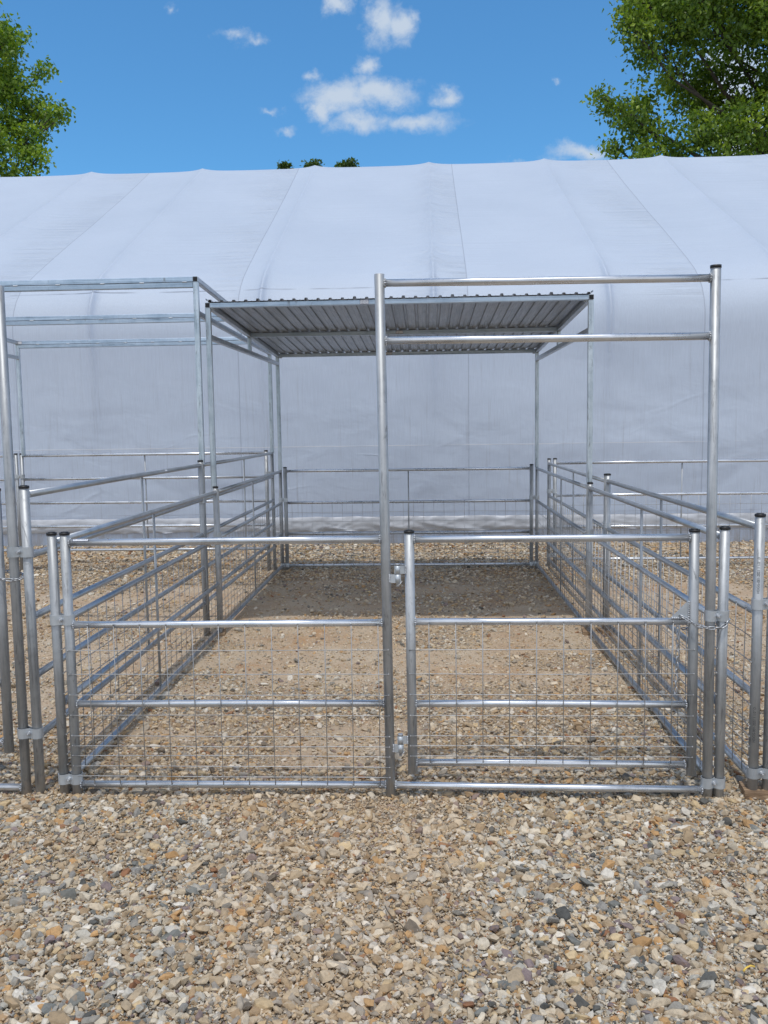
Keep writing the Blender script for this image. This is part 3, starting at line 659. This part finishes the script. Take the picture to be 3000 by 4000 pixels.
chain('loose tail of zinc chain hanging down inside the gate mesh', [(.931, YF+.014, .650), (.932, YF+.012, .56), (.930, YF+.014, .47), (.926, YF+.012, .385)], phase=20)
chain('zinc chain round the tall left post at the left edge of the picture', [(-1.70, YF-.028, .868), (-1.64, YF-.028, .860), (-1.600, YF-.026, .848), (-1.555, YF-.024, .844), (-1.533, YF-.014, .848), (-1.536, YF+.02, .862), (-1.62, YF+.026, .872), (-1.68, YF+.03, .872)])

# ---- wood blocks
def block(x, y, w_, d_, h_, rot, lb):
    bm = MB(); c_, s_ = math.cos(rot), math.sin(rot); zt = h_
    bm.box((0, 0, h_/2-.01), (w_/2, d_/2, h_/2+.01), (Vector((c_, s_, 0)), Vector((-s_, c_, 0)), Vector((0, 0, 1))), .003)
    me_ = bm.build('wood_block', WOOD); me_.location = (x, y, 0); tag(me_, lb, 'wood block', 'wood blocks under the posts'); return me_
block(1.268, 3.172, .17, .10, .033, math.radians(-7), 'brown wood block under the posts at the right edge')
block(-1.41, 5.745, .05, .13, .022, .15, 'small dark wood block under the left front post of the roof')
block(1.085, 5.745, .07, .14, .028, -.1, 'small wood block under the right front post of the roof')
block(1.205, 5.745, .09, .12, .030, .2, 'dark wood block under the paired posts of the right pen')

# ------------------------------------------------------------------ shelter with metal roof
X1, X2 = -1.434, 1.0925; ZF, ZB = 2.2275, 2.120; SQ = .034
sh = empty('shelter', ((X1+X2)/2, (YS+YB)/2, 0), 'square tube shelter with ribbed sheet metal roof over the middle pen', 'shelter')
def zr_(y): return ZF+(ZB-ZF)*(y-YS)/(YB-YS)
def frame(parent, xa, xb, zf, zb, double, zlow, upr, ylow0, names=True, cap_both=True, xup=None):
    def zz2(y): return zf+(zb-zf)*(y-YS)/(YB-YS)
    for x in (xa, xb):
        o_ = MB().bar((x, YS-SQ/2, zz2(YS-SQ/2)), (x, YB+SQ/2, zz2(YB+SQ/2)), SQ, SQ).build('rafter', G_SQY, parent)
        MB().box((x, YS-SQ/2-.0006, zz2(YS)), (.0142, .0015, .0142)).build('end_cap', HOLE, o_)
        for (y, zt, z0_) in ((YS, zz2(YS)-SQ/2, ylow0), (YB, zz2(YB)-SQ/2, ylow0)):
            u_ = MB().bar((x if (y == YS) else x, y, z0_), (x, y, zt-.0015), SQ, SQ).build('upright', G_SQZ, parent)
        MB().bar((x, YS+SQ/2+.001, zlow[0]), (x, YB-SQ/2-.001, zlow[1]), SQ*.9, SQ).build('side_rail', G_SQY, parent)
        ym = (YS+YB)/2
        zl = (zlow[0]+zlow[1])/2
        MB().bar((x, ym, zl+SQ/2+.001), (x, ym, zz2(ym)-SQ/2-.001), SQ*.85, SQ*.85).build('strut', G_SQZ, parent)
    out = []
    for y in (YS, (YS+YB)/2, YB):
        dz = 0
        b_mb = MB().bar((xa+SQ/2+.001, y, zz2(y)-.0005), (xb-SQ/2-.001, y, zz2(y)-.0005), SQ, SQ)
        if double:
            MB().bar((xa+SQ/2+.001, y, zz2(y)-SQ-.003), (xb-SQ/2-.001, y, zz2(y)-SQ-.003), SQ, SQ).build('beam', G_SQ, parent)
            w_ = b_mb; w_.cur = 1; x = xa+.2
            while x < xb-.05:
                for k in range(5): w_.blob((x+k*.006, y-SQ/2, zz2(y)-SQ/2-.0015), .0045, k+int(x*50))
                x += .26+.05*random.random()
        b_ = b_mb.build('beam', [G_SQ, G_WELD], parent); out.append(b_)
        # corner weld brackets
    return out
beams = frame(sh, X1, X2, ZF, ZB, False, (2.020, 2.040), None, 1.0)
flat_sticker(beams[0], -.388, ZF, YS-SQ/2-.0012, .060, .031, LINES)
flat_sticker(beams[1], -.196, zr_(7.113), 7.113-SQ/2-.0012, .058, .030, LINES)
flat_sticker(beams[2], -.338, zr_(YB), YB-SQ/2-.0012, .058, .030, LINES)
# ribbed roof sheets: each sheet has ribs 80 mm apart, neighbours overlap
y0, y1 = YS-.028, YB+.05; pitch_ = .0803
def sheet(x0, nribs, lift):
    pts = [(x0-.012, lift)]
    for k in range(nribs):
        xr = x0+k*pitch_
        hh = .0105+(.004 if (k == 0) else 0)
        pts += [(xr-.0125, lift), (xr-.008, lift+hh), (xr+.008, lift+hh), (xr+.0125, lift)]
        if k < nribs-1: pts += [(xr+.036, lift), (xr+.038, lift+.0016), (xr+.043, lift+.0016), (xr+.045, lift)]
    vs = []; fs = []; m = 8; th = .0007
    z_of = lambda y: zr_(y)+SQ/2+.0012
    n = len(pts)
    for k in range(m+1):
        y = y0+(y1-y0)*k/m
        for (x, z) in pts: vs.append((x, y, z_of(y)+z))
    for k in range(m+1):
        y = y0+(y1-y0)*k/m
        for (x, z) in pts: vs.append((x, y, z_of(y)+z+th))
    o_ = (m+1)*n
    for k in range(m):
        for i in range(n-1):
            a2 = k*n+i; fs.append((a2, a2+1, a2+n+1, a2+n)); fs.append((o_+a2, o_+a2+n, o_+a2+n+1, o_+a2+1))
    for i in range(n-1): fs += [(i, o_+i, o_+i+1, i+1), (m*n+i, m*n+i+1, o_+m*n+i+1, o_+m*n+i)]
    for k in range(m): fs += [(k*n, (k+1)*n, o_+(k+1)*n, o_+k*n), (k*n+n-1, o_+k*n+n-1, o_+(k+1)*n+n-1, (k+1)*n+n-1)]
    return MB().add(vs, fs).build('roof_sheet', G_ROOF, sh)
xx = X1-.012+.02; k = 0
tot = 32
start = (X1+X2)/2-pitch_*(tot-1)/2
i0 = 0
while i0 < tot-1:
    n_ = min(5, tot-i0); sheet(start+i0*pitch_, n_, .0010*(k % 2)); i0 += 4; k += 1
scr = MB()
for y in (YS, (YS+YB)/2, YB):
    for i in range(tot-1): x = start+(i+.5)*pitch_+.006; z = zr_(y)+SQ/2+.003; scr.tube((x, y, z), (x, y, z+.004), .0035, 6)
scr.build('roof_screws', G_CLAMP, sh)
fl_ = MB()
for sg, xe in ((-1, start), (1, start+(tot-1)*pitch_)): fl_.bar((xe+sg*.012, y0-.01, zr_(y0)+SQ/2+.010), (xe+sg*.03, y0+.02, zr_(y0)+SQ/2+.022), .003, .010, 0.0005)
fl_.build('bent_sheet_corner', G_ROOF, sh)
bk = MB()
for x, s_ in ((X1, 1), (X2, -1)):
    for y in (YS, (YS+YB)/2, YB): bk.box((x+s_*(SQ/2+.012), y+SQ/2+.006, zr_(y)-SQ/2-.004), (.012, .004, .004)); bk.blob((x+s_*(SQ/2+.01), y-.004, zr_(y)-SQ/2-.003), .006, int(y*10))
bk.build('corner_bracket', G_CLAMP, sh)

# roofless frame of the left pen
X3, X4 = -4.03, -1.5105
fr = empty('roofless_shelter', ((X3+X4)/2, (YS+YB)/2, 0), 'taller shelter frame without roof, doubled square tube beams, over the left pen', 'shelter')
fb_ = frame(fr, X3, X4, 2.400, 2.290, True, (2.180, 2.145), None, 1.17)
flat_sticker(fb_[2], -4.0, 2.290, YB-SQ/2-.0012, .05, .030, [])

# ------------------------------------------------------------------ gravel
def hull_shape(seed, npts, flat):
    r_ = np.random.default_rng(seed); k_ = np.arange(npts)+.5; ph = np.arccos(1-2*k_/npts); th = np.pi*(1+5**.5)*k_
    p_ = np.stack([np.cos(th)*np.sin(ph), np.sin(th)*np.sin(ph), np.cos(ph)], -1)+r_.normal(size=(npts, 3))*.20
    A_ = np.linalg.qr(r_.normal(size=(3, 3)))[0]; p_ = p_@A_
    p_ /= (np.abs(p_)**5).sum(1)[:, None]**.2          # blocky
    p_ = p_@np.linalg.qr(np.eye(3)+r_.normal(size=(3, 3))*.25)[0]
    p_ *= np.array((1, r_.uniform(.62, .95), flat*r_.uniform(.75, 1.2)))*.88*r_.uniform(.86, 1.1, size=(npts, 1)); b = bmesh.new()
    for q_ in p_: b.verts.new(q_)
    bmesh.ops.convex_hull(b, input=b.verts)
    bmesh.ops.delete(b, geom=[v_ for v_ in b.verts if not v_.link_faces], context='VERTS'); bmesh.ops.triangulate(b, faces=b.faces)
    bmesh.ops.recalc_face_normals(b, faces=b.faces); b.verts.index_update()
    Vv = np.array([v_.co[:] for v_ in b.verts]); Ff = np.array([[v_.index for v_ in f_.verts] for f_ in b.faces]); b.free(); return Vv, Ff
BIG = [hull_shape(100+i, 14, .58) for i in range(28)]; SM = [hull_shape(300+i, 8, .62) for i in range(16)]
PAL = np.array([(.58, .50, .385), (.50, .41, .295), (.43, .335, .225), (.36, .265, .165), (.46, .425, .36), (.31, .285, .245), (.185, .185, .168), (.10, .098, .09), (.46, .275, .125), (.26, .125, .065), (.22, .17, .165), (.64, .585, .50), (.52, .395, .235), (.27, .255, .23), (.32, .225, .135)])
PW = np.array([.14, .16, .13, .09, .09, .07, .045, .03, .05, .02, .03, .07, .06, .05, .045]); PW /= PW.sum()
def pointset(n, ylo, yhi, marg, k=.49):
    y = ylo+(yhi-ylo)*rng.random(n); wmax = k*yhi+marg; x = (rng.random(n)*2-1)*wmax; keep = np.abs(x+.05*y) < k*y+marg; return x[keep], y[keep]
sets = []
def add_set(n, ylo, yhi, marg, rmed, sig, shapes, k=.49, dk=.9, zoff=.1, rmax=.04):
    x, y = pointset(n, ylo, yhi, marg, k); keep = rng.random(len(x)) > dirt(x, y)*dk; x, y = x[keep], y[keep]
    r_ = np.minimum(rmed*np.exp(sig*rng.normal(size=len(x))), rmax); sets.append((x, y, r_, shapes, zoff))
add_set(66000, 1.25, 3.4, .6, .0084, .42, BIG, dk=.8, zoff=.35, rmax=.026)
add_set(240000, 1.25, 3.4, .6, .0040, .34, SM, dk=.45, zoff=.9)
add_set(1500, 1.25, 3.4, .6, .0165, .20, BIG, zoff=.5, rmax=.027)
add_set(2000, 1.25, 2.3, .4, .0135, .25, BIG, zoff=.5, rmax=.027)
add_set(80000, 3.4, 6.2, .9, .0082, .40, BIG, dk=.96, zoff=.30, rmax=.026)
add_set(140000, 3.4, 6.2, .9, .0048, .3, SM, dk=.62)
add_set(80000, 6.2, 10.35, 1.2, .0105, .38, BIG, dk=.96, zoff=.3, rmax=.028)
add_set(40000, 6.2, 10.35, 1.2, .0062, .3, SM, dk=.4)
add_set(26000, 9.0, 10.35, 1.2, .0135, .35, BIG, zoff=.5, rmax=.03)
Vall, Fall, Call = [], [], []; base_i = 0
for x, y, r_, shapes, zoff in sets:
    which = rng.integers(0, len(shapes), len(x))
    for s_i, (sv, sf_) in enumerate(shapes):
        m_ = which == s_i; n_ = int(m_.sum())
        if not n_: continue
        xa, ya, ra_ = x[m_], y[m_], r_[m_]
        yaw = rng.random(n_)*2*np.pi; tx = rng.normal(size=n_)*.38; ty = rng.normal(size=n_)*.38
        cz_, sz_ = np.cos(yaw), np.sin(yaw); cx_, sx_ = np.cos(tx), np.sin(tx); cy_, sy_ = np.cos(ty), np.sin(ty)
        v0 = sv[None]*ra_[:, None, None]*np.stack([rng.uniform(.85, 1.35, n_), rng.uniform(.7, 1.1, n_), rng.uniform(.7, 1.15, n_)], -1)[:, None, :]
        a_, b_, c_ = v0[..., 0], v0[..., 1], v0[..., 2]
        b2, c2 = b_*cx_[:, None]-c_*sx_[:, None], b_*sx_[:, None]+c_*cx_[:, None]
        a2, c3 = a_*cy_[:, None]+c2*sy_[:, None], -a_*sy_[:, None]+c2*cy_[:, None]
        a3, b3 = a2*cz_[:, None]-b2*sz_[:, None], a2*sz_[:, None]+b2*cz_[:, None]
        zc = gz(xa, ya)+ra_*zoff*(.3+rng.random(n_)*1.2)
        Vv = np.stack([a3+xa[:, None], b3+ya[:, None], c3+zc[:, None]], -1)
        Ff = sf_[None]+(np.arange(n_)*len(sv))[:, None, None]+base_i; base_i += n_*len(sv)
        orange = sstep(.55, .75, vnoise(xa, ya, 1.1, 21))*.5
        pal = PAL[rng.choice(len(PAL), n_, p=PW)]; pal = pal*(.84+.30*rng.random((n_, 1)))
        pal = pal*np.array([.97, .98, .985]); pal = pal*(1-orange[:, None]*.35)+np.array([.52, .34, .18])*orange[:, None]*.35
        pal = pal*(1-.18*dirt(xa, ya)[:, None])+np.array([.50, .39, .26])*.18*dirt(xa, ya)[:, None]
        Call.append(np.repeat(np.concatenate([pal, np.ones((n_, 1))], 1), len(sv), 0)); Vall.append(Vv.reshape(-1, 3)); Fall.append(Ff.reshape(-1, 3))
Vall = np.concatenate(Vall); Fall = np.concatenate(Fall); Call = np.concatenate(Call)
me = bpy.data.meshes.new('gravel'); mesh_np(me, Vall, Fall, False)
ca = me.attributes.new('tone', 'FLOAT_COLOR', 'POINT'); ca.data.foreach_set('color', Call.astype(np.float32).ravel()); me.materials.append(STONE)
go = bpy.data.objects.new('gravel', me); COL.objects.link(go); tag(go, 'loose crushed stone gravel in cream, tan, grey and rust tones', 'gravel', kind='stuff')
del Vall, Fall, Call
# small litter on the gravel
st = MB().path([(.790, 2.080, .022), (.800, 2.088, .026), (.812, 2.092, .029), (.822, 2.091, .027)], .0024, 8).build('cable_tie_scrap', YEL); tag(st, 'short yellow plastic scrap lying on the gravel at lower right', 'scrap')
tw = MB().path([(-.128, 2.36, .020), (-.118, 2.32, .026), (-.100, 2.285, .024), (-.078, 2.262, .022), (-.065, 2.240, .016)], .0016, 6).build('twig', TWIG); tag(tw, 'thin dark curved twig lying on the gravel in the foreground', 'twig')

# ------------------------------------------------------------------ trees
BARK = plain('dark_bark', (.075, .062, .05), .9, 0, 6, .35)
def leafmat(name, c0, c1, c2):
    m, t, p = mat(name); at = N(t, 'ShaderNodeAttribute', attribute_name='tone', attribute_type='GEOMETRY')
    s_ = N(t, 'ShaderNodeSeparateColor'); t.links.new(at.outputs['Color'], s_.inputs[0])
    c = ramp(t, s_.outputs[0], [(0., c0), (.5, c1), (1., c2)]); t.links.new(c, p.inputs['Base Color']); p.inputs['Roughness'].default_value = .5
    tr = N(t, 'ShaderNodeBsdfTranslucent'); t.links.new(mixc(t, 1.0, c, (1.25, 1.35, .5), 'MULTIPLY'), tr.inputs[0])
    mx = N(t, 'ShaderNodeMixShader', inp={0: .38}); t.links.new(p.outputs[0], mx.inputs[1]); t.links.new(tr.outputs[0], mx.inputs[2])
    t.links.new(mx.outputs[0], t.nodes['Material Output'].inputs[0]); return m
LEAF_A = leafmat('spring_leaves', (.055, .12, .018), (.17, .28, .03), (.36, .46, .05))
LEAF_B = leafmat('oak_leaves', (.045, .095, .016), (.15, .24, .028), (.35, .44, .045))
LEAF_C = leafmat('dark_leaves', (.035, .07, .014), (.07, .12, .02), (.12, .18, .03))
def tree(label, base, fork, blobs, leaf, lm, dens_, trunk_r, ncl=26, lpc=26, spread=.17):
    bx, by = base
    t_ = empty('tree', (bx, by, 0), label, 'tree'); rr = random.Random(int(bx*100)+5)
    br = MB(); fz = fork
    k_ = [Vector((bx, by, -.1)), Vector((bx+.1, by, fz*.35)), Vector((bx-.05, by+.1, fz*.7)), Vector((bx, by, fz))]
    br.path(k_, trunk_r, 14, radii=[trunk_r*1.4, trunk_r, trunk_r*.85, trunk_r*.75])
    top = max(b_[0][2] for b_ in blobs); spine = [Vector((bx, by, fz)), Vector((bx+.3, by+.1, fz+(top-fz)*.45)), Vector((bx+.1, by, top-.3))]
    br.path(spine, trunk_r, 10, radii=[trunk_r*.75, trunk_r*.42, .04])
    clusters = []; tips = []
    for (c_, r_) in blobs:
        c_ = Vector(c_); hz = max(fz*.9, min(top-1.5, c_.z-.55*(Vector((c_.x, c_.y, 0))-Vector((bx, by, 0))).length-.3))
        s0 = Vector((bx+(.2 if hz > fz else 0), by, hz)); dist = (c_-s0).length
        m1 = s0.lerp(c_, .35)+Vector((rr.uniform(-.35, .35), rr.uniform(-.3, .3), (-.10+.08*rr.random())*dist)); m2 = s0.lerp(c_, .7)+Vector((rr.uniform(-.2, .2), rr.uniform(-.2, .2), -.02*dist))
        r0 = .014+.014*r_+.0045*dist
        br.path([s0, m1, m2, c_], r0, 7, radii=[r0*1.5, r0*1.1, r0*.7, r0*.4])
        nt_ = max(4, int(ncl*r_*r_*dens_*3.4))
        for i in range(nt_):
            d_ = Vector((rr.gauss(0, 1), rr.gauss(0, 1), rr.gauss(0, .9))).normalized(); e_ = c_+d_*r_*(.35+.68*rr.random()**.5)
            if i % 3 == 0:
                st_ = m2.lerp(c_, rr.uniform(.2, 1)); br.path([st_, st_.lerp(e_, .5)+Vector((rr.uniform(-.06, .06), rr.uniform(-.06, .06), .05)), e_], .012, 5, radii=[.014, .009, .004])
            clusters.append((e_, d_, rr.random()))
    br.build('trunk', BARK, t_, fix=False)
    r2 = np.random.default_rng(abs(int(bx*10))+99); C_ = np.array([c[0][:] for c in clusters]); T_ = np.array([c[2] for c in clusters]); n = len(C_)
    P_ = np.repeat(C_, lpc, 0)+r2.normal(size=(n*lpc, 3))*(spread, spread, spread*.72); tone = np.repeat(T_, lpc)*.62+r2.random(n*lpc)*.38
    n = len(P_); a = r2.normal(size=(n, 3)); a[:, 2] -= .7; a /= np.linalg.norm(a, axis=1)[:, None]
    b = r2.normal(size=(n, 3))+(0, 0, 1.0); b -= (a*b).sum(1)[:, None]*a; b /= np.linalg.norm(b, axis=1)[:, None]; cc = np.cross(a, b)
    ln = (leaf*(.65+.7*r2.random(n)))[:, None]; wd = ln*.30
    v_ = np.stack([P_, P_+a*ln*.45+cc*wd-b*wd*.35, P_+a*ln, P_+a*ln*.45-cc*wd-b*wd*.35], 1).reshape(-1, 3)
    v_ -= np.array([bx, by, 0]); F_ = (np.array([[0, 1, 2], [0, 2, 3]])[None]+(np.arange(n)*4)[:, None, None]).reshape(-1, 3)
    me_ = bpy.data.meshes.new('crown'); mesh_np(me_, v_, F_, False); at_ = me_.attributes.new('tone', 'FLOAT_COLOR', 'POINT')
    cl_ = np.repeat(np.stack([tone, tone, tone, np.ones(n)], -1), 4, 0); at_.data.foreach_set('color', cl_.astype(np.float32).ravel()); me_.materials.append(lm)
    o_ = bpy.data.objects.new('crown', me_); COL.objects.link(o_); o_.parent = t_
    return t_
RT = [(5.626, 12.037, .79), (6.752, 12.061, 1.0), (7.753, 11.579, 1.15), (8.729, 11.991, 1.15), (5.302, 11.342, .5), (6.174, 10.99, .86), (7.246, 10.567, .79), (4.913, 10.253, .44), (5.656, 9.904, .61), (5.327, 9.391, .47), (5.064, 8.841, .39), (5.941, 8.782, .64), (6.813, 8.822, .64), (7.621, 8.602, .72), (8.348, 8.908, .79), (9.024, 8.496, .72), (8.978, 10.124, .79), (8.173, 10.601, .72), (7.537, 9.39, .43), (9.74, 11.063, 1.43), (10.451, 9.431, 1.43), (11.026, 11.655, 1.79), (9.019, 13.307, 1.79), (7.058, 13.256, 1.29), (6.144, 12.847, .72), (12.08, 9.703, 1.43), (9.832, 8.146, .86), (10.633, 13.558, 1.79), (12.338, 11.292, 1.58),
      (5.6, 7.9, .6), (6.6, 7.8, .7), (7.6, 7.6, .8), (8.8, 7.5, .9)]
rr_ = random.Random(4)
def spread_y(L, y0_, dy): return [((x-(.25 if x < -9 else -.08), y0_+rr_.uniform(-dy, dy)*min(1, r_+.3), z), max(.2, r_-.07)) for x, z, r_ in L]
tree('large leafy tree rising above the roof at upper right', (9.4, 25.0), 5.2, spread_y(RT, 24, 1.5), .125, LEAF_B, 1.0, .34, ncl=24, lpc=34, spread=.15)
LT = [(-12.269, 13.45, .52), (-12.75, 13.75, .6), (-11.956, 12.702, .58), (-11.283, 12.319, .37), (-12.091, 11.693, .7), (-11.57, 11.312, .62), (-11.284, 10.866, .42), (-10.669, 10.774, .30), (-10.283, 10.762, .2), (-12.31, 10.604, .78), (-11.409, 9.99, .54), (-12.292, 9.573, .78), (-11.13, 9.392, .48), (-13.352, 12.677, 1.32), (-13.7, 10.867, 1.55), (-12.826, 13.667, .7), (-15.034, 12.007, 1.71), (-15.319, 10.178, 1.71), (-13.902, 13.778, .93), (-14.631, 8.671, 1.55), (-11.5, 8.6, .7)]
tree('bright green tree cut off by the upper left edge', (-13.6, 26.5), 5.0, spread_y(LT, 26, 1.2), .13, LEAF_A, 1.0, .30, ncl=24, lpc=34, spread=.15)
for (x, z, r_, lb) in ((-6.50, 13.92, .2, 'small treetop farthest left of the three peeking over the ridge'), (-5.21, 13.90, .34, 'rounded treetop in the middle of the three peeking over the ridge'), (-3.60, 13.90, .42, 'treetop farthest right of the three peeking over the ridge')):
    bl = [((x+k*r_*.55, 42+rr_.uniform(-.4, .4), z-abs(k)*.10*r_-.05+rr_.uniform(-.1, .1)*r_), r_*.55) for k in (-1.3, -.6, 0., .6, 1.2)]+[((x+rr_.uniform(-.8, .8), 42+rr_.uniform(-1, 1), z-1.3-rr_.random()), .7) for _ in range(4)]
    tree(lb, (x+.1, 42.3), 9.0, bl, .15, LEAF_C, 1.6, .22, ncl=22, lpc=30, spread=.10)
